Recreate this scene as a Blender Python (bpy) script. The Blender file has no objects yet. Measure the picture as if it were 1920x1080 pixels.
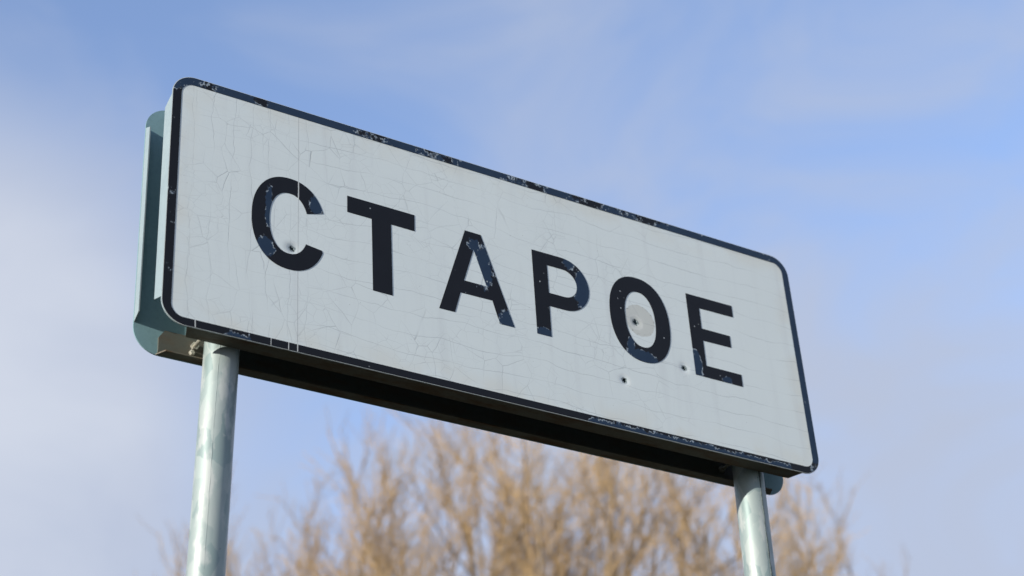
import bpy, math, random
import numpy as np
from mathutils import Vector, Matrix
from mathutils.geometry import delaunay_2d_cdt

sc = bpy.context.scene
col = sc.collection
R = math.radians

# ------------------------------------------------------------------ camera
CAM_H = 1.35
cam_d = bpy.data.cameras.new('camera')
cam = bpy.data.objects.new('camera', cam_d); col.objects.link(cam)
cr, cu, cb = (0.85378241, -0.51971088, -0.03092249), (-0.26761127, -0.48902901, 0.83020168), (-0.44658684, -0.70053639, -0.55660485)
cam.matrix_world = Matrix(((cr[0], cu[0], cb[0], 0), (cr[1], cu[1], cb[1], 0), (cr[2], cu[2], cb[2], CAM_H), (0, 0, 0, 1)))
cam_d.sensor_width = 36.0
cam_d.lens = 62.1
cam_d.clip_end = 5000
cam_d.dof.use_dof = True
cam_d.dof.focus_distance = 3.72
cam_d.dof.aperture_fstop = 3.0
cam_d.dof.aperture_blades = 9
sc.camera = cam

# ------------------------------------------------------------------ sky, sun, exposure
SUN_AZ, SUN_EL = R(77.5), R(10)          # left of the sign's normal, above the horizon
to_sun = Vector((-math.sin(SUN_AZ) * math.cos(SUN_EL), -math.cos(SUN_AZ) * math.cos(SUN_EL), math.sin(SUN_EL)))
world = bpy.data.worlds.new('World'); sc.world = world
world.use_nodes = True
wt = world.node_tree; wt.nodes.clear()
W = wt.nodes.new
sky = W('ShaderNodeTexSky'); sky.sky_type = 'NISHITA'; sky.sun_disc = False
sky.sun_elevation = SUN_EL
sky.sun_rotation = math.atan2(to_sun.x, to_sun.y) % (2 * math.pi)
sky.air_density = 1.0; sky.dust_density = 0.6; sky.ozone_density = 1.6
CLOUD_AT = (20.3, 3.1, 7.7)
tc = W('ShaderNodeTexCoord')
tint = W('ShaderNodeMix'); tint.data_type = 'RGBA'; tint.blend_type = 'MULTIPLY'
tint.inputs['Factor'].default_value = 1.0
tint.inputs['B'].default_value = (1.24, 1.13, 1.27, 1)
wt.links.new(sky.outputs[0], tint.inputs['A'])
def wmath(op, a, b=0.0):
    n = W('ShaderNodeMath'); n.operation = op
    for k, v in enumerate((a, b)):
        if hasattr(v, 'is_output'): wt.links.new(v, n.inputs[k])
        else: n.inputs[k].default_value = v
    return n.outputs[0]
def wnoise(loc, scale, detail, rough, dist, stretch):
    mp = W('ShaderNodeMapping'); mp.inputs['Location'].default_value = loc; mp.inputs['Scale'].default_value = stretch
    wt.links.new(tc.outputs['Generated'], mp.inputs['Vector'])
    n = W('ShaderNodeTexNoise'); n.inputs['Scale'].default_value = scale; n.inputs['Detail'].default_value = detail
    n.inputs['Roughness'].default_value = rough; n.inputs['Distortion'].default_value = dist
    wt.links.new(mp.outputs[0], n.inputs['Vector'])
    return n.outputs[0]
big = wnoise(CLOUD_AT, 1.7, 3, 0.42, 0.3, (1, 1, 1.25))
wisp = wnoise((1.3, 4.1, 2.2), 5.5, 6, 0.55, 0.7, (1, 1, 1.8))
dens = wmath('ADD', wmath('MULTIPLY', big, 0.48), wmath('MULTIPLY', wisp, 0.52))
# one thicker bank of thin cloud low in the left of the view, soft edged
bank = W('ShaderNodeVectorMath'); bank.operation = 'DISTANCE'
wt.links.new(tc.outputs['Generated'], bank.inputs[0])
bv = Vector(cr) * (-0.33) - Vector(cu) * 0.05 - Vector(cb)
bank.inputs[1].default_value = bv.normalized()
br = W('ShaderNodeMapRange'); br.interpolation_type = 'SMOOTHSTEP'
for k, v in (('From Min', 0.0), ('From Max', 0.22), ('To Min', 0.30), ('To Max', 0.0)): br.inputs[k].default_value = v
wt.links.new(wmath('ADD', bank.outputs['Value'], wmath('MULTIPLY', wmath('SUBTRACT', wisp, 0.5), 0.22)), br.inputs['Value'])
# the thin veil of cloud thickens towards the horizon
sz = W('ShaderNodeSeparateXYZ'); wt.links.new(tc.outputs['Generated'], sz.inputs[0])
hz = W('ShaderNodeMapRange'); hz.interpolation_type = 'LINEAR'
for k, v in (('From Min', 0.30), ('From Max', 0.66), ('To Min', 0.20), ('To Max', 0.0)): hz.inputs[k].default_value = v
wt.links.new(sz.outputs[2], hz.inputs['Value'])
dens = wmath('ADD', wmath('ADD', dens, br.outputs[0]), hz.outputs[0])
rp = W('ShaderNodeMapRange'); rp.interpolation_type = 'SMOOTHSTEP'
rp.inputs['From Min'].default_value = 0.37; rp.inputs['From Max'].default_value = 0.68
rp.inputs['To Min'].default_value = 0.0; rp.inputs['To Max'].default_value = 0.95
wt.links.new(dens, rp.inputs['Value'])
cm = W('ShaderNodeMix'); cm.data_type = 'RGBA'
cc = W('ShaderNodeMix'); cc.data_type = 'RGBA'      # thin veil, and the whiter bank
cc.inputs['A'].default_value = (1.58, 1.77, 2.24, 1); cc.inputs['B'].default_value = (2.12, 2.26, 2.58, 1)
wt.links.new(wmath('MULTIPLY', br.outputs[0], 3.3), cc.inputs['Factor'])
wt.links.new(cc.outputs['Result'], cm.inputs['B'])
wt.links.new(rp.outputs[0], cm.inputs['Factor'])
wt.links.new(tint.outputs['Result'], cm.inputs['A'])
bg = W('ShaderNodeBackground'); bg.inputs['Strength'].default_value = 0.15
wt.links.new(cm.outputs['Result'], bg.inputs['Color'])
wo = W('ShaderNodeOutputWorld'); wt.links.new(bg.outputs[0], wo.inputs[0])

sun_d = bpy.data.lights.new('sun', 'SUN'); sun_d.energy = 3.0; sun_d.angle = R(0.53); sun_d.color = (1.0, 0.94, 0.85)
sun = bpy.data.objects.new('sun', sun_d); col.objects.link(sun)
sun.rotation_euler = to_sun.to_track_quat('Z', 'Y').to_euler()
sun.location = (-20, -10, 20)

sc.view_settings.view_transform = 'Standard'
sc.view_settings.look = 'None'
sc.view_settings.exposure = 1.05
sc.view_settings.gamma = 1.0
sc.render.resolution_x, sc.render.resolution_y = 1024, 576

# ------------------------------------------------------------------ node helper
class NT:
    def __init__(s, name):
        s.m = bpy.data.materials.new(name); s.m.use_nodes = True
        s.t = s.m.node_tree; s.b = s.t.nodes['Principled BSDF']
        s._oc = None
    def new(s, k): return s.t.nodes.new(k)
    def link(s, a, b): s.t.links.new(a, b)
    def put(s, sock, v):
        if hasattr(v, 'is_output'): s.link(v, sock)
        else: sock.default_value = v
    def oc(s):
        if s._oc is None: s._oc = s.new('ShaderNodeTexCoord').outputs['Object']
        return s._oc
    def math(s, op, a, b=0.0, c=0.0, clamp=False):
        n = s.new('ShaderNodeMath'); n.operation = op; n.use_clamp = clamp
        s.put(n.inputs[0], a); s.put(n.inputs[1], b); s.put(n.inputs[2], c)
        return n.outputs[0]
    def vec(s, op, a, b=(0, 0, 0)):
        n = s.new('ShaderNodeVectorMath'); n.operation = op
        s.put(n.inputs[0], a); s.put(n.inputs[1], b)
        return n.outputs['Value'] if op in ('LENGTH', 'DOT_PRODUCT', 'DISTANCE') else n.outputs[0]
    def sep(s, v):
        n = s.new('ShaderNodeSeparateXYZ'); s.put(n.inputs[0], v); return n.outputs
    def comb(s, x, y, z=0.0):
        n = s.new('ShaderNodeCombineXYZ'); s.put(n.inputs[0], x); s.put(n.inputs[1], y); s.put(n.inputs[2], z); return n.outputs[0]
    def noise(s, v, scale, detail=3.0, rough=0.5, dist=0.0, out=0):
        n = s.new('ShaderNodeTexNoise'); s.put(n.inputs['Vector'], v)
        n.inputs['Scale'].default_value = scale; n.inputs['Detail'].default_value = detail
        n.inputs['Roughness'].default_value = rough; n.inputs['Distortion'].default_value = dist
        return n.outputs[out]
    def voro(s, v, scale, feature='DISTANCE_TO_EDGE', out='Distance', rnd=1.0):
        n = s.new('ShaderNodeTexVoronoi'); n.feature = feature; s.put(n.inputs['Vector'], v)
        n.inputs['Scale'].default_value = scale; n.inputs['Randomness'].default_value = rnd
        return n.outputs[out]
    def rng(s, v, a, b, c=0.0, d=1.0, smooth=True):
        n = s.new('ShaderNodeMapRange'); n.interpolation_type = 'SMOOTHSTEP' if smooth else 'LINEAR'
        s.put(n.inputs['Value'], v); s.put(n.inputs['From Min'], a); s.put(n.inputs['From Max'], b)
        s.put(n.inputs['To Min'], c); s.put(n.inputs['To Max'], d)
        return n.outputs[0]
    def mix(s, f, a, b, mode='MIX'):
        n = s.new('ShaderNodeMix'); n.data_type = 'RGBA'; n.blend_type = mode
        s.put(n.inputs['Factor'], f)
        for k, v in (('A', a), ('B', b)):
            if isinstance(v, tuple) and len(v) == 3: v = v + (1,)
            s.put(n.inputs[k], v)
        return n.outputs['Result']
    def bump(s, h, strength=0.2, dist=0.001):
        n = s.new('ShaderNodeBump'); s.put(n.inputs['Height'], h)
        n.inputs['Strength'].default_value = strength; n.inputs['Distance'].default_value = dist
        s.link(n.outputs[0], s.b.inputs['Normal'])
    def done(s, color, rough=0.5, metal=0.0, spec=0.5):
        s.put(s.b.inputs['Base Color'], color if not (isinstance(color, tuple) and len(color) == 3) else color + (1,))
        s.put(s.b.inputs['Roughness'], rough); s.put(s.b.inputs['Metallic'], metal)
        s.put(s.b.inputs['Specular IOR Level'], spec)
        return s.m

# ------------------------------------------------------------------ materials
SEAM_X = 0.2853
HOLES = [(0.2724, 0.2404, .0060), (1.1318, 0.2903, .0072), (1.0823, 0.1271, .0064), (1.2567, 0.2007, .0062)]

def mat_face():
    t = NT('white_sign_film')
    o = t.sep(t.oc())
    p = t.comb(o[0], o[2])
    nz = t.noise(p, 5.0, 2.0, 0.5, 0, 1)
    off = t.vec('MULTIPLY', t.vec('SUBTRACT', nz, (.5, .5, .5)), (.028, .055, 0))
    nz2 = t.noise(p, 30.0, 2.0, 0.5, 0, 1)
    off2 = t.vec('MULTIPLY', t.vec('SUBTRACT', nz2, (.5, .5, .5)), (.008, .008, 0))
    pw = t.vec('ADD', t.vec('ADD', p, off), off2)
    q = t.sep(pw)
    # long cracks along the board
    def lines(coord, sp, w):
        fr = t.math('FRACT', t.math('MULTIPLY', coord, 1.0 / sp))
        d = t.math('MULTIPLY', t.math('ABSOLUTE', t.math('SUBTRACT', fr, .5)), sp)
        return t.rng(d, w * .35, w, 1.0, 0.0)
    right = t.rng(o[0], .26, .40)
    left = t.math('SUBTRACT', 1.0, right)
    gap1 = t.rng(t.noise(p, 5.0, 2.0), .34, .46, .25, 1)
    hl = t.math('MULTIPLY', t.math('MULTIPLY', lines(q[1], .046, .0008), gap1), t.math('ADD', right, t.math('MULTIPLY', left, .35)))
    gap2 = t.rng(t.noise(t.vec('ADD', p, (3, 1, 0)), 6.0, 2.0), .36, .48, .2, 1)
    vl = t.math('MULTIPLY', t.math('MULTIPLY', lines(t.math('ADD', q[0], t.math('MULTIPLY', t.noise(p, 11.0, 2.0), .03)), .043, .0007), gap2), left)
    # short cracks between them, fewer towards the right-hand end
    vo = t.voro(t.vec('MULTIPLY', pw, (1.0, .8, 1)), 17.0)
    gap3 = t.rng(t.noise(t.vec('ADD', p, (9, 4, 0)), 9.0, 2.0), .40, .60, .15, 1)
    dens = t.rng(o[0], .9, 1.5, 1.0, .12)
    vc = t.math('MULTIPLY', t.math('MULTIPLY', t.rng(vo, .003, .010, 1.0, 0.0), gap3), dens)
    vo2 = t.voro(t.vec('MULTIPLY', pw, (.9, 1.1, 1)), 36.0)
    gap4 = t.rng(t.noise(t.vec('ADD', p, (2, 7, 0)), 8.0, 2.0), .46, .64, .1, 1)
    vc2 = t.math('MULTIPLY', t.math('MULTIPLY', t.rng(vo2, .005, .016, .7, 0.0), gap4), dens)
    cr = t.math('MAXIMUM', t.math('MAXIMUM', hl, vl), t.math('MAXIMUM', vc, vc2))
    # fade of the crack depth
    cr = t.math('MULTIPLY', cr, t.rng(t.noise(p, 9.0, 2.0), .3, .7, .35, 1.0))
    base = t.mix(t.noise(p, 3.0, 4.0), (.665, .74, .745), (.72, .795, .79))
    # faint yellowing near the edges, pale streaks
    edge = t.math('MINIMUM', t.math('MINIMUM', o[0], t.math('SUBTRACT', 1.625, o[0])), t.math('MINIMUM', o[2], t.math('SUBTRACT', .6, o[2])))
    base = t.mix(t.math('MULTIPLY', t.rng(edge, .02, .08, 1, 0), t.rng(t.noise(p, 11.0, 3.0), .35, .65, 0, .5)), base, (.66, .67, .60))
    st = t.noise(t.vec('MULTIPLY', p, (30, 2.0, 1)), 1.0, 3.0)
    base = t.mix(t.rng(st, .5, .75, 0, .22), base, (.52, .56, .58))
    # bare round patch inside the O
    dO = t.vec('LENGTH', t.vec('SUBTRACT', p, (1.1435, .297, 0)))
    dO = t.math('ADD', dO, t.math('MULTIPLY', t.math('SUBTRACT', t.noise(p, 90.0, 3.0), .5), .007))
    inO = t.rng(dO, .0405, .0425, 1, 0)
    ringO = t.math('MULTIPLY', inO, t.rng(dO, .033, .041))
    base = t.mix(t.math('MULTIPLY', inO, .75), base, (.53, .545, .50))
    gr = t.rng(t.noise(p, 170.0, 3.0), .56, .66)
    base = t.mix(t.math('MULTIPLY', t.math('MULTIPLY', ringO, gr), .75), base, (.20, .22, .22))
    # stain around the hole in the C
    dC = t.vec('LENGTH', t.vec('MULTIPLY', t.vec('SUBTRACT', p, (.268, .243, 0)), (1, 1.1, 0)))
    base = t.mix(t.rng(dC, .004, .022, .55, 0), base, (.34, .40, .42))
    # halo of bruised film round each hole
    for hx, hz, hr in HOLES:
        d = t.vec('LENGTH', t.vec('SUBTRACT', p, (hx, hz, 0)))
        d = t.math('ADD', d, t.math('MULTIPLY', t.math('SUBTRACT', t.noise(p, 150.0, 2.0), .5), .008))
        base = t.mix(t.rng(d, hr * 1.0, hr * 1.5, .75, 0), base, (.10, .13, .15))
        base = t.mix(t.math('MULTIPLY', t.rng(d, hr * 2.6, hr * 3.0, 1, 0), t.rng(d, hr * 1.9, hr * 2.6, 0, .35)), base, (.74, .76, .74))
    # seam between the two lengths of film
    ds = t.math('ABSOLUTE', t.math('SUBTRACT', t.math('ADD', o[0], t.math('MULTIPLY', t.math('SUBTRACT', t.noise(p, 9.0, 1.0), .5), .002)), SEAM_X))
    base = t.mix(t.rng(ds, .0005, .0014, .42, 0), base, (.27, .30, .31))
    base = t.mix(t.math('MULTIPLY', t.rng(ds, .0016, .003, 1, 0), t.rng(ds, .0012, .002, 0, .5)), base, (.75, .77, .76))
    base = t.mix(t.math('MULTIPLY', cr, .52), base, (.24, .27, .28))
    sp = t.rng(t.voro(p, 75.0, 'F1'), .05, .10, 1, 0)
    base = t.mix(t.math('MULTIPLY', sp, t.rng(t.noise(p, 17.0, 1.0), .60, .66, 0, .6)), base, (.30, .32, .32))
    h = t.math('SUBTRACT', t.math('MULTIPLY', t.noise(p, 4.0, 3.0), .6), t.math('MULTIPLY', cr, .35))
    t.bump(h, .25, .002)
    return t.done(base, t.rng(t.noise(p, 20.0, 3.0), .3, .7, .42, .6), 0, .4)

def mat_film(name, blobs=(), gaps=(), border=False):
    """black foil worn through to navy ink, with pale torn rims"""
    t = NT(name)
    o = t.sep(t.oc()); p = t.comb(o[0], o[2])
    fine = t.math('SUBTRACT', t.noise(t.vec('MULTIPLY', p, (1.0, .55, 1)), 150.0, 4.0, .65), .5)
    mid = t.math('SUBTRACT', t.noise(p, 42.0, 3.0), .5)
    if border:
        b = t.math('SUBTRACT', t.noise(t.vec('ADD', p, (5, 2, 0)), 9.0, 3.0), .5)
        v = t.math('MULTIPLY', b, -3.6)
        top = t.rng(o[2], .54, .57)
        v = t.math('SUBTRACT', v, t.math('MULTIPLY', top, t.rng(o[0], .3, 1.1, .30, .22)))
        rgt = t.rng(o[0], 1.58, 1.60)
        v = t.math('SUBTRACT', v, t.math('MULTIPLY', rgt, .8))
        lft = t.math('MULTIPLY', t.rng(o[0], .02, .03, 1, 0), t.math('SUBTRACT', 1.0, top))
        v = t.math('ADD', v, t.math('MULTIPLY', lft, .45))
        bot = t.math('MULTIPLY', t.rng(o[2], .03, .04, 1, 0), t.rng(o[0], .03, .06))
        v = t.math('ADD', v, t.math('MULTIPLY', bot, 1.3))
        # the lower half of the bottom edge has lost its foil along two stretches
        for x0, x1, lvl in ((.085, .21, .0105), (.93, 1.56, .0118)):
            e = t.math('MULTIPLY', t.rng(o[0], x0, x0 + .06), t.rng(o[0], x1 - .03, x1, 1, 0))
            teeth = t.math('MULTIPLY', t.noise(t.comb(o[0], 0.0), 95.0, 3.0, .6), .010)
            d = t.math('MULTIPLY', t.math('SUBTRACT', o[2], t.math('ADD', lvl - .006, teeth)), 55.0)
            d = t.math('ADD', d, t.math('MULTIPLY', t.math('SUBTRACT', 1.0, e), 3.0))
            v = t.math('MINIMUM', v, d)
        v = t.math('ADD', v, t.math('MULTIPLY', mid, .9))
    else:
        v = 1.5
        for (bx, bz, rx, rz) in blobs:
            d = t.vec('LENGTH', t.vec('MULTIPLY', t.vec('SUBTRACT', p, (bx, bz, 0)), (1 / rx, 1 / rz, 0)))
            v = t.math('MINIMUM', v, t.math('SUBTRACT', d, 1.0)) if not isinstance(v, float) else t.math('SUBTRACT', d, 1.0)
        v = t.math('ADD', v, t.math('MULTIPLY', mid, 1.0))
    v2 = t.math('ADD', v, t.math('MULTIPLY', fine, 1.3))
    worn = t.rng(v2, -.06, .05, 1, 0)
    blk = t.mix(t.noise(p, 25.0, 3.0), (.0050, .0055, .0075), (.0080, .0092, .0125))
    navy = t.mix(t.noise(p, 30.0, 4.0), (.012, .028, .062), (.022, .045, .080))
    c = t.mix(worn, blk, navy)
    rim = t.rng(t.math('ABSOLUTE', v2), .02, .10 if border else .11, 1, 0)
    sel = t.rng(t.noise(p, 70.0, 3.0), .44 if border else .48, .58)
    c = t.mix(t.math('MULTIPLY', t.math('MULTIPLY', rim, sel), .8), c, (.42, .50, .56))
    # stray chips
    ch = t.rng(t.math('ADD', t.voro(p, 60.0, 'F1'), t.math('MULTIPLY', fine, .25)), .07, .13, 1, 0)
    ch = t.math('MULTIPLY', ch, t.rng(t.noise(p, 13.0, 2.0), .58, .64))
    c = t.mix(t.math('MULTIPLY', ch, .8), c, (.50, .55, .57))
    # gaps in the foil down to the white film
    gs = list(gaps)
    for gx, gw in gs:
        d = t.math('ABSOLUTE', t.math('SUBTRACT', t.math('ADD', o[0], t.math('MULTIPLY', fine, .003)), gx))
        f = t.rng(d, gw * .6, gw, 1, 0)
        if border: f = t.math('MULTIPLY', f, t.rng(o[2], .03, .04, 1, 0))
        else: f = t.math('MULTIPLY', f, t.rng(o[2], .33, .34, 0, 1))
        c = t.mix(f, c, (.56, .59, .58))
    t.bump(t.math('ADD', t.math('MULTIPLY', worn, -.5), t.math('MULTIPLY', mid, .3)), .3, .0006)
    return t.done(c, t.math('ADD', t.math('MULTIPLY', worn, .10), .42), 0, .22)

def mat_paint(name, a, b, rough=.5, metal=.0, rust=0.0):
    t = NT(name); p = t.oc()
    n = t.noise(p, 8.0, 5.0, .6)
    c = t.mix(n, a, b)
    sp = t.rng(t.noise(p, 130.0, 3.0), .45, .75, 0, .25)
    c = t.mix(sp, c, tuple(x * .7 for x in a))
    if rust:
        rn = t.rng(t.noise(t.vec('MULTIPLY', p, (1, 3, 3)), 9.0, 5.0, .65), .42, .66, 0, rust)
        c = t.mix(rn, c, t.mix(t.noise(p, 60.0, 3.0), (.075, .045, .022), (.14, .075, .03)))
    t.bump(t.noise(p, 90.0, 3.0), .15, .001)
    return t.done(c, t.rng(n, .3, .7, rough - .08, rough + .1), metal, .4)

def mat_galv():
    t = NT('galvanised_steel'); p = t.oc(); o = t.sep(p)
    ang = t.math('ARCTAN2', o[1], o[0])
    cyl = t.comb(t.math('MULTIPLY', ang, .035), o[2])
    stc = t.vec('MULTIPLY', cyl, (1.0, .55, 1))
    cell = t.voro(t.vec('ADD', stc, t.vec('MULTIPLY', t.noise(cyl, 40., 2., .5, 0, 1), (.012, .012, 0))), 34.0, 'F1', 'Color')
    cv = t.sep(cell)[0]
    n = t.noise(stc, 14.0, 5.0, .6)
    c = t.mix(cv, (.20, .265, .26), (.36, .405, .39))
    c = t.mix(t.rng(n, .35, .7, 0, .45), c, (.24, .33, .32))
    # dull white bloom and thin dark runs
    bl = t.rng(t.noise(t.vec('MULTIPLY', cyl, (1, .35, 1)), 30.0, 4.0, .6), .52, .62, 0, .6)
    c = t.mix(bl, c, (.46, .485, .465))
    run = t.rng(t.noise(t.vec('MULTIPLY', cyl, (6.0, .35, 1)), 26.0, 3.0, .6), .66, .74, 0, .6)
    c = t.mix(run, c, (.16, .19, .19))
    pit = t.math('MULTIPLY', t.rng(t.voro(cyl, 70.0, 'F1'), .06, .12, 1, 0), t.rng(t.noise(cyl, 9.0, 1.0), .58, .64))
    c = t.mix(t.math('MULTIPLY', pit, .8), c, (.10, .10, .09))
    t.bump(t.math('ADD', n, t.math('MULTIPLY', bl, .6)), .2, .0006)
    return t.done(c, t.rng(cv, 0, 1, .42, .54), .2, .45)

def mat_simple(name, a, b, scale=6.0, rough=.8, bump=.3, bd=.01, metal=0.0):
    t = NT(name); p = t.oc()
    n = t.noise(p, scale, 5.0, .6)
    t.bump(n, bump, bd)
    return t.done(t.mix(t.rng(n, .3, .7), a, b), rough, metal, .3)

M = {}
M['face'] = mat_face()
M['border'] = mat_film('border_foil', gaps=((.070, .0013), (.2283, .0008), (.2661, .0012), (SEAM_X, .0014)), border=True)
M['alu'] = mat_paint('weathered_aluminium', (.25, .325, .345), (.31, .385, .40), .45, .15)
M['under'] = mat_paint('rust_shade_folded_edge', (.12, .12, .10), (.17, .165, .135), .65, .0, .9)  # underside shade and brown ground bounce put into the colour, along with rust
M['rear'] = mat_paint('grey_green_panel_paint', (.155, .285, .32), (.21, .35, .375), .6)
M['rail'] = mat_paint('grey_rail_steel', (.075, .085, .072), (.11, .118, .10), .6, 0, .4)
M['galv'] = mat_galv()
M['bolt'] = mat_simple('zinc_bolt', (.40, .40, .36), (.62, .60, .50), 90.0, .4, .3, .001, .5)
M['weld'] = mat_simple('weld_bead', (.05, .065, .065), (.13, .16, .155), 120.0, .6, .8, .002, .3)
M['torn'] = mat_simple('torn_metal', (.05, .06, .07), (.22, .25, .26), 220.0, .5, .5, .001, .5)
M['bark'] = mat_simple('grey_brown_bark', (.16, .125, .085), (.31, .235, .155), 9.0, .9, .6, .02)
M['twig'] = mat_simple('tan_twig_bark', (.30, .205, .105), (.47, .335, .18), 2.2, .85, .1, .01)
M['twig_grey'] = mat_simple('dull_twig_bark', (.19, .14, .085), (.32, .235, .14), 2.2, .85, .1, .01)
M['ground'] = mat_simple('winter_grass_ground', (.032, .030, .017), (.065, .056, .032), .8, .95, .5, .08)

# ------------------------------------------------------------------ mesh helpers
def obj(name, verts, faces, mat, parent=None, smooth=False):
    me = bpy.data.meshes.new(name); me.from_pydata([tuple(v) for v in verts], [], [tuple(f) for f in faces])
    me.update()
    if mat: me.materials.append(mat)
    if smooth: me.polygons.foreach_set('use_smooth', [True] * len(me.polygons))
    o = bpy.data.objects.new(name, me); col.objects.link(o)
    if parent: o.parent = parent
    return o

def tag(o, label=None, cat=None, group=None, kind=None):
    for k, v in (('label', label), ('category', cat), ('group', group), ('kind', kind)):
        if v: o[k] = v
    return o

def inside(pt, loops):
    x, y = pt; r = False
    for lp in loops:
        n = len(lp)
        for i in range(n):
            x1, y1 = lp[i]; x2, y2 = lp[(i + 1) % n]
            if (y1 > y) != (y2 > y) and x < (x2 - x1) * (y - y1) / (y2 - y1) + x1: r = not r
    return r

def slab(loops, y0, y1, extra=(), disp=None):
    """loops in (x, z), front skin at y0 and back skin at y1 (y points into the board)"""
    pts, edges = [], []
    for lp in loops:
        b = len(pts); pts += lp
        edges += [(b + i, b + (i + 1) % len(lp)) for i in range(len(lp))]
    nl = len(pts)
    pts = pts + list(extra)
    vs, es, fs, ov, oe, of = delaunay_2d_cdt([Vector(p) for p in pts], edges, [], 1 if False else 0, 1e-7)
    vs = [(v.x, v.y) for v in vs]
    tri = []
    for f in fs:
        c = (sum(vs[i][0] for i in f) / len(f), sum(vs[i][1] for i in f) / len(f))
        if inside(c, loops):
            a, b_, c_ = (vs[i] for i in f[:3])
            area = (b_[0] - a[0]) * (c_[1] - a[1]) - (b_[1] - a[1]) * (c_[0] - a[0])
            tri.append(tuple(f) if area > 0 else tuple(reversed(f)))
    n = len(vs)
    d = [disp(v) if disp else 0.0 for v in vs]
    V = [(v[0], y0 + d[i], v[1]) for i, v in enumerate(vs)] + [(v[0], y1 + d[i], v[1]) for i, v in enumerate(vs)]
    F = list(tri) + [tuple(i + n for i in reversed(f)) for f in tri]
    cnt = {}
    for f in tri:
        for i in range(len(f)):
            a, b = f[i], f[(i + 1) % len(f)]
            if (b, a) in cnt: del cnt[(b, a)]
            else: cnt[(a, b)] = 1
    for (a, b) in cnt: F.append((b, a, a + n, b + n))
    return V, F

def rrect(x0, z0, x1, z1, r, seg=14):
    out = []
    for cx, cz, a0 in ((x1 - r, z0 + r, -90), (x1 - r, z1 - r, 0), (x0 + r, z1 - r, 90), (x0 + r, z0 + r, 180)):
        for i in range(seg + 1):
            a = R(a0 + 90 * i / seg); out.append((cx + r * math.cos(a), cz + r * math.sin(a)))
    return out

def prism(quad, thick_vec):
    """four corner points swept by thick_vec"""
    a = [Vector(q) for q in quad]; t = Vector(thick_vec)
    V = a + [p + t for p in a]
    F = [(0, 1, 2, 3), (7, 6, 5, 4), (0, 4, 5, 1), (1, 5, 6, 2), (2, 6, 7, 3), (3, 7, 4, 0)]
    nrm = (a[1] - a[0]).cross(a[2] - a[0])
    if nrm.dot(t) > 0: F = [tuple(reversed(f)) for f in F]
    return V, F

def tube(path, radii, seg=24, caps=True):
    V, F = [], []
    prev = None
    n = len(path); path = [Vector(p) for p in path]
    for i, p in enumerate(path):
        d = (path[min(i + 1, n - 1)] - path[max(i - 1, 0)]).normalized()
        ref = prev if prev is not None else (Vector((1, 0, 0)) if abs(d.x) < .9 else Vector((0, 1, 0)))
        u = (ref - d * ref.dot(d)).normalized(); w = d.cross(u); prev = u
        for k in range(seg):
            a = 2 * math.pi * k / seg
            V.append(p + (u * math.cos(a) + w * math.sin(a)) * radii[i])
    for i in range(n - 1):
        for k in range(seg):
            a, b = i * seg + k, i * seg + (k + 1) % seg
            F.append((a, b, b + seg, a + seg))
    if caps:
        F.append(tuple(reversed(range(seg)))); F.append(tuple(range((n - 1) * seg, n * seg)))
    return V, F

def join(*parts):
    V, F = [], []
    for v, f in parts:
        b = len(V); V += list(v); F += [tuple(i + b for i in q) for q in f]
    return V, F

# ------------------------------------------------------------------ ground
def ground():
    n = 60; V, F = [], []
    for j in range(n + 1):
        for i in range(n + 1):
            u, v = (i / n * 2 - 1), (j / n * 2 - 1)
            x, y = 1500 * u * abs(u) ** 1.6, 1500 * v * abs(v) ** 1.6
            r = math.hypot(x, y)
            z = 0.0 if r < 6 else min((r - 6) / 60, 1) * .5 * (math.sin(x * .05) * math.cos(y * .043) + .4 * math.sin(x * .13 + 1) * math.sin(y * .11))
            V.append((x, y, z - .002))
    for j in range(n):
        for i in range(n):
            a = j * (n + 1) + i; F.append((a, a + 1, a + n + 2, a + n + 1))
    return tag(obj('ground', V, F, M['ground'], smooth=True), kind='structure')
ground()

# ------------------------------------------------------------------ the town sign
SW, SH, RC = 1.625, 0.600, 0.050
O = Vector((0.9397237, 2.71453832, 1.82988126 + CAM_H))           # lower left corner of the board's face
ax = Vector((0.99914967, 0, 0.04123041)); an = Vector((-0.00057058, 0.99990424, 0.01382703)); az = Vector((-0.04122646, -0.0138388, 0.99905399))
base = O + ax * .81 + an * .075; base.z = 0
sign = bpy.data.objects.new('town_sign', None); col.objects.link(sign); sign.location = base
tag(sign, 'weathered white town name sign with dark border on two galvanised posts', 'road sign')
frame = Matrix(((ax.x, an.x, az.x, O.x - base.x), (ax.y, an.y, az.y, O.y - base.y), (ax.z, an.z, az.z, O.z - base.z), (0, 0, 0, 1)))

rng = random.Random(4)
def ragged(cx, cz, r, n=18):
    out = []
    for i in range(n):
        a = 2 * math.pi * i / n
        k = r * (.50 + .80 * rng.random())
        out.append((cx + k * math.cos(a) * .95, cz + k * math.sin(a)))
    return out
hole_loops = [ragged(*h) for h in HOLES]
extra = []
for hx, hz, hr in HOLES:
    for q in (1.5, 1.9, 2.4, 3.0, 3.8, 4.8):
        for i in range(28):
            a = 2 * math.pi * (i + .5 * (q > 2)) / 28
            extra.append((hx + hr * q * math.cos(a), hz + hr * q * math.sin(a)))
def dent(v):
    d = 0.0
    for hx, hz, hr in HOLES:
        r = math.hypot(v[0] - hx, v[1] - hz) / hr
        if r < 4.8: d += .0016 * math.exp(-(r / 1.7) ** 2)
    return d
outer = rrect(0, 0, SW, SH, RC)
V, F = slab([outer] + hole_loops, 0.0, 0.003, extra, dent)
front = obj('front_panel', V, F, M['face'], sign)
front.data.materials.append(M['alu'])
# edge and back of the plate are bare metal
for p in front.data.polygons:
    if p.normal.y > -.6: p.material_index = 1
front.matrix_local = frame
front['label'] = 'white board face with cracked film'

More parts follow.
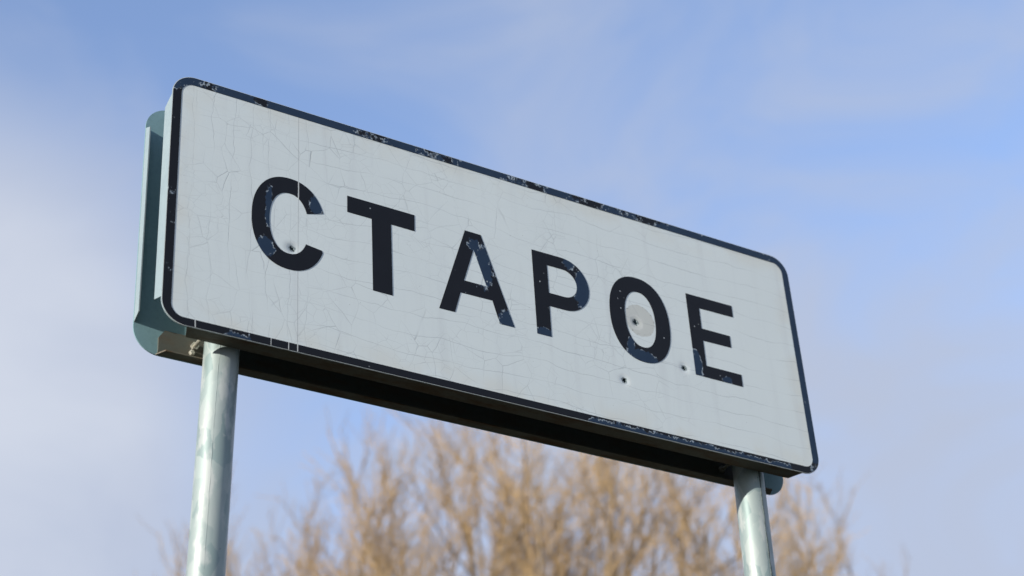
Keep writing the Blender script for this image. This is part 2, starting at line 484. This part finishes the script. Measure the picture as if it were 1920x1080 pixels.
FY = -.0007
V, F = slab([rrect(.0012, .0012, SW - .0012, SH - .0012, RC - .001), rrect(.0195, .0175, SW - .0195, SH - .0205, .027)], FY, -.00005)
b = obj('border', V, F, M['border'], front); b['label'] = 'flaking navy black border'

def ell(cx, cz, hw, hh, n=72, e=2.25, a0=0, a1=360, close=True):
    out = []
    m = n if close else n + 1
    for i in range(m):
        a = R(a0 + (a1 - a0) * i / n); c, s_ = math.cos(a), math.sin(a)
        out.append((cx + hw * math.copysign(abs(c) ** (2 / e), c), cz + hh * math.copysign(abs(s_) ** (2 / e), s_)))
    return out
def arc(cx, cz, r, a0, a1, n=24):
    return [(cx + r * math.cos(R(a0 + (a1 - a0) * i / n)), cz + r * math.sin(R(a0 + (a1 - a0) * i / n))) for i in range(n + 1)]

def letter_C():
    cx, cz = .2648, .3003
    o_ = [p for p in ell(cx, cz, .0835, .1123, 120, 2.2, 20, 340, False)]
    i_ = [p for p in ell(cx, cz, .0440, .0745, 120, 2.2, 20, 340, False)]
    o_ = [p for p in o_ if not (p[0] > cx + .05 and .2525 < p[1] < .3460)]
    i_ = [p for p in i_ if not (p[0] > cx + .02 and .2625 < p[1] < .3360)]
    o_ = [(.3383, .3455)] + o_ + [(.3391, .2540)]
    i_ = [(.3045, .3355)] + i_ + [(.3038, .2590)]
    return [o_ + i_[::-1]]
letters = {
 'C': letter_C(),
 'T': [[(.3989, .4112), (.3987, .3698), (.4566, .3696), (.4562, .1905), (.5022, .1903), (.5028, .3692), (.5602, .3688), (.5610, .4106)]],
 'A': [[(.6135, .1896), (.6520, .1899), (.6680, .2435), (.7478, .2445), (.7632, .1899), (.8005, .1900), (.7272, .4085), (.6872, .4090)],
       [(.6783, .2765), (.7070, .3648), (.7352, .2768)]],
 'P': [[(.8585, .1905), (.8955, .1908), (.8965, .2706)] + arc(.9388, .3402, .0694, -90, 90) + [(.8600, .4094)],
       [(.8978, .3050)] + arc(.9388, .3418, .0367, -90, 90) + [(.8982, .3786)]],
 'O': [ell(1.1450, .3008, .0835, .1123), ell(1.1456, .3008, .0423, .0735)],
 'E': [[(1.2882, .1913), (1.4240, .1911), (1.4248, .2229), (1.3226, .2226), (1.3232, .2900), (1.4055, .2915), (1.4062, .3232), (1.3234, .3229), (1.3238, .3788), (1.4246, .3800), (1.4250, .4118), (1.2884, .4106)]],
}
wear = {
 'C': [(.2195, .325, .0085, .055), (.212, .226, .020, .024), (.326, .364, .016, .022)],
 'T': [(.50, -.4, .01, .01)],
 'A': [(.729, .325, .0235, .056), (.781, .200, .021, .026), (.7085, .376, .016, .016)],
 'P': [(.991, .335, .024, .052), (.876, .196, .024, .014), (.9593, .400, .016, .016)],
 'O': [(1.138, .203, .040, .016), (1.112, .226, .010, .018), (1.17, .196, .016, .010)],
 'E': [(1.294, .213, .016, .044), (1.380, .197, .014, .010)],
}
for ch, lp in letters.items():
    V, F = slab(lp, FY, -.00005)
    lo = obj('letter', V, F, mat_film('letter_foil_' + ch, wear[ch], ((SEAM_X, .0016),) if ch == 'C' else ()), front)
    lo['label'] = 'black letter ' + ch + ' of the town name'

def flange(parent, side, y0, y1, mitre, x0, z0, x1, z1, r, mat, th=.0025):
    a, c = r + .004, mitre
    if side == 'left':   q = [(x0, y0, z0 + a), (x0, y1, z0 + a + c), (x0, y1, z1 - a - c), (x0, y0, z1 - a)]; t = (th, 0, 0)
    if side == 'right':  q = [(x1, y0, z0 + a), (x1, y1, z0 + a + c), (x1, y1, z1 - a - c), (x1, y0, z1 - a)]; t = (-th, 0, 0)
    if side == 'bottom': q = [(x0 + a, y0, z0), (x0 + a + c, y1, z0), (x1 - a - c, y1, z0), (x1 - a, y0, z0)]; t = (0, 0, th)
    if side == 'top':    q = [(x0 + a, y0, z1), (x0 + a + c, y1, z1), (x1 - a - c, y1, z1), (x1 - a, y0, z1)]; t = (0, 0, -th)
    V, F = prism(q, t)
    o = obj('flange', V, F, mat, parent)
    return o
for s_ in ('left', 'right', 'top', 'bottom'):
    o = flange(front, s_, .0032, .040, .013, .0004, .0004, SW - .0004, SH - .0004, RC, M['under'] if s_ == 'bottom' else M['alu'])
    if s_ == 'bottom': o['label'] = 'folded lower edge of the board, underside shade put into its rust brown'

# rear board, its face turned to the other side of the road
RX0, RX1, RZ0, RZ1, RD = -.0075, SW - .0035, -.001, SH - .001, .1265
V, F = slab([rrect(RX0, RZ0, RX1, RZ1, .056)], RD, RD + .003)
rear = obj('rear_panel', V, F, M['rear'], sign); rear.matrix_local = frame
rear['label'] = 'grey green back board behind the white one'
for s_ in ('left', 'right', 'top', 'bottom'):
    flange(rear, s_, RD - .0002, RD - .023, .012, RX0 + .0004, RZ0 + .0004, RX1 - .0004, RZ1 - .0004, .044 if s_ == 'bottom' else .058, M['alu'] if s_ == 'left' else M['under'] if s_ == 'bottom' else M['rear'])

# steel rail along the foot of the rear board, with clamps on the posts
ry = RD - .0042
V, F = slab([[(.0440, .0045), (1.545, .0045), (1.545, .056), (.0560, .056), (.0440, .038)]], ry, ry + .004)
rail = obj('mounting_rail', V, F, M['rail'], sign); rail.matrix_local = frame
V, F = slab([[(.0440, .545), (1.545, .545), (1.545, .585), (.0440, .585)]], ry, ry + .004)
rail2 = obj('mounting_rail', V, F, M['rail'], sign); rail2.matrix_local = frame

def bolt(parent, x, z, y, r=.007, h=.006):
    V, F = tube([(x, y, z), (x, y - h * .7, z), (x, y - h, z)], [r, r * .96, r * .6], 6)
    return obj('bolt', V, F, M['bolt'], parent)
bolt(rail, .1140, .0185, ry)
bolt(rail, 1.530, .0185, ry)

# posts
POST_R = .0352
def post(px, bead, bead_deg, seed):
    p0 = O + ax * px + an * .0765
    rel = p0 - base
    top = SH - .02
    n = 60; rr = random.Random(seed)
    z0, z1 = -base.z, O.z + top - base.z
    path = [(0, 0, z0 - .3 + (z1 - z0 + .3) * i / n) for i in range(n + 1)]
    V, F = tube(path, [POST_R] * (n + 1), 48)
    o = obj('post', V, F, M['galv'], sign, smooth=True)
    # the pole stands plumb; its centre passes through p0 at the board's lower edge
    o.location = (rel.x, rel.y, 0)
    for p in o.data.polygons:
        if len(p.vertices) > 4: p.use_smooth = False
    a = R(bead_deg)
    pts, rad = [], []
    m = 260
    for i in range(m + 1):
        z = z0 + (z1 - z0) * i / m
        k = POST_R - bead * .2
        da = a + .02 * math.sin(z * 7.0 + seed) + rr.uniform(-.02, .02)
        pts.append((k * math.cos(da), k * math.sin(da), z)); rad.append(bead * (1 + rr.uniform(-.4, .6)))
    V, F = tube(pts, rad, 6)
    obj('weld_seam', V, F, M['weld'] if bead > .001 else M['galv'], o, smooth=True)
    return o
post_l = post(.1575, .0006, -118, 3)
post_r = post(1.4695, .0016, -85, 8)
post_l['label'] = 'galvanised post under the left end of the board'
post_r['label'] = 'galvanised post under the right end of the board'

# U-bolt clamps holding each post to the lower and upper rails
def clamp(cx, cz):
    yc, k = .0765, POST_R + .0055
    pts = [(cx - k, ry + .004, cz), (cx - k, yc, cz)]
    for i in range(1, 12):
        a = math.pi - math.pi * i / 12
        pts.append((cx + k * math.cos(a), yc - k * math.sin(a), cz))
    pts += [(cx + k, yc, cz), (cx + k, ry + .004, cz)]
    V, F = tube(pts, [.0042] * len(pts), 10)
    c = obj('clamp', V, F, M['bolt'], sign, smooth=True); c.matrix_local = frame
    for sx in (-1, 1):
        x = cx + sx * k
        V, F = tube([(x, ry, cz), (x, ry - .007, cz)], [.0085, .0085], 6)
        obj('nut', V, F, M['bolt'], c)
    return c
for cx, cz in ((.1590, .034), (1.471, .034), (.180, .560), (1.492, .560)): clamp(cx, cz)

# ------------------------------------------------------------------ bare trees
class Bag:
    def __init__(s): s.v, s.f = [], []
    def stick(s, pts, r0, r1, seg):
        n = len(pts); b = len(s.v); prev = None
        for i, p in enumerate(pts):
            d = pts[min(i + 1, n - 1)] - pts[max(i - 1, 0)]
            d.normalize()
            ref = prev if prev is not None else (Vector((1, 0, 0)) if abs(d.x) < .8 else Vector((0, 1, 0)))
            u = ref - d * ref.dot(d); u.normalize(); w = d.cross(u); prev = u
            r = r0 + (r1 - r0) * i / (n - 1)
            for k in range(seg):
                a = 2 * math.pi * k / seg; q = p + u * (math.cos(a) * r) + w * (math.sin(a) * r)
                s.v.append((q.x, q.y, q.z))
        for i in range(n - 1):
            for k in range(seg):
                a, c = b + i * seg + k, b + i * seg + (k + 1) % seg
                s.f.append((a, c, c + seg, a + seg))

def grow(rr, p, d, length, n, wig, up):
    pts = [p.copy()]; d = d.normalized(); st = length / n
    for i in range(n):
        d = (d + Vector((rr.uniform(-wig, wig), rr.uniform(-wig, wig), rr.uniform(-wig, wig) + up))).normalized()
        p = p + d * st; pts.append(p)
    return pts

def side_dir(rr, d, spread):
    a = rr.uniform(0, 2 * math.pi)
    ref = Vector((0, 0, 1)) if abs(d.z) < .9 else Vector((1, 0, 0))
    u = d.cross(ref).normalized(); w = d.cross(u)
    return (d * math.cos(spread) + (u * math.cos(a) + w * math.sin(a)) * math.sin(spread)).normalized()

def tree(name, loc, height, crown_r, seed, limbs, k2, k3, k4, twig_mat, label, vis_z, drop=.13, lean=0.0):
    rr = random.Random(seed)
    root = bpy.data.objects.new(name, None); col.objects.link(root); root.location = loc
    tag(root, label, 'tree', 'bare trees behind the sign')
    fork = height * .30
    tb = Bag()
    tp = grow(rr, Vector((0, 0, -.3)), Vector((lean, 0, 1)), fork + .3, 7, .04, .02)
    tb.stick(tp, height * .022, height * .016, 12)
    obj('trunk', tb.v, tb.f, M['bark'], root, True)
    tw = Bag()
    for i in range(limbs):
        lb = Bag()
        a = i * 2.399963 + rr.uniform(-.25, .25)
        # the limb ends on a domed crown
        rad = crown_r * math.sqrt((i + .5) / limbs) * .95
        endz = height * (.985 - drop * (rad / crown_r) ** 2) * rr.uniform(.93, .99) - 1.0
        st = tp[-1 - (i % 3)]
        end = Vector((rad * math.cos(a) + lean * height, rad * math.sin(a), endz))
        mid = st.lerp(end, .42) + Vector((math.cos(a), math.sin(a), 0)) * rad * .22
        L = []
        for j in range(13):
            t = j / 12; q = st * (1 - t) ** 2 + mid * 2 * t * (1 - t) + end * t * t
            L.append(q + Vector((rr.uniform(-1, 1), rr.uniform(-1, 1), rr.uniform(-1, 1))) * .05 * (0 < j))
        r0 = height * .0078 * rr.uniform(.8, 1.2)
        lb.stick(L, r0, .016, 7)
        for j in range(k2):
            t = .35 + .65 * (j + rr.random()) / k2
            x = t * 12; a_, b_ = int(min(x, 11)), min(int(min(x, 11)) + 1, 12)
            p = L[a_].lerp(L[b_], x - a_); d = (L[b_] - L[a_]).normalized()
            le = rr.uniform(1.3, 2.4) * (1.15 - .45 * t)
            P2 = grow(rr, p, side_dir(rr, d, rr.uniform(.4, .95)), le, 6, .10, .12)
            rb = .022 * (1.2 - .5 * t)
            lb.stick(P2, rb, .007, 5)
            for m in range(k3):
                t3 = .15 + .85 * (m + rr.random()) / k3
                x = t3 * 6; a3 = int(min(x, 5))
                p3 = P2[a3].lerp(P2[a3 + 1], min(x - a3, 1)); d3 = (P2[a3 + 1] - P2[a3]).normalized()
                if p3.z + .9 < vis_z: continue
                P3 = grow(rr, p3, side_dir(rr, d3, rr.uniform(.35, .8)), rr.uniform(.5, 1.15), 4, .13, .13)
                tw.stick(P3, .0085, .0045, 3)
                for q in range(k4):
                    t4 = .1 + .9 * (q + rr.random()) / k4
                    x = t4 * 4; a4 = int(min(x, 3))
                    p4 = P3[a4].lerp(P3[a4 + 1], min(x - a4, 1)); d4 = (P3[a4 + 1] - P3[a4]).normalized()
                    if p4.z + .4 < vis_z: continue
                    P4 = grow(rr, p4, side_dir(rr, d4, rr.uniform(.4, .9)), rr.uniform(.18, .5), 2, .16, .12)
                    tw.stick(P4, .0058, .0032, 3)
        obj('limb', lb.v, lb.f, M['bark'], root, True)
    c = obj('crown', tw.v, tw.f, twig_mat, root, False)
    c['kind'] = 'stuff'
    return root, len(tw.f)

def heading(px, py, dist):
    """foot of a tree seen along this bearing from the viewpoint"""
    v = Vector(cr) * ((px - 960) / 3312) - Vector(cu) * ((py - 540) / 3312) - Vector(cb)
    h = Vector((v.x, v.y, 0)).normalized()
    return h * dist
t1 = tree('bare_tree', heading(995, 950, 22.0), 14.3, 4.05, 11, 42, 10, 8, 6, M['twig'], 'broad bare tree with dense tan twigs below the middle of the board', 9.4, .25)
t2 = tree('bare_tree', heading(1485, 980, 26.0), 15.2, 1.15, 29, 8, 9, 7, 5, M['twig_grey'], 'sparser bare tree to the right of the right-hand post', 11.4)
t3 = tree('bare_tree', heading(560, 1000, 24.0), 13.75, 2.0, 37, 14, 9, 7, 5, M['twig'], 'lower bare tree just right of the left-hand post', 10.6)
print('crown faces', t1[1], t2[1], t3[1])
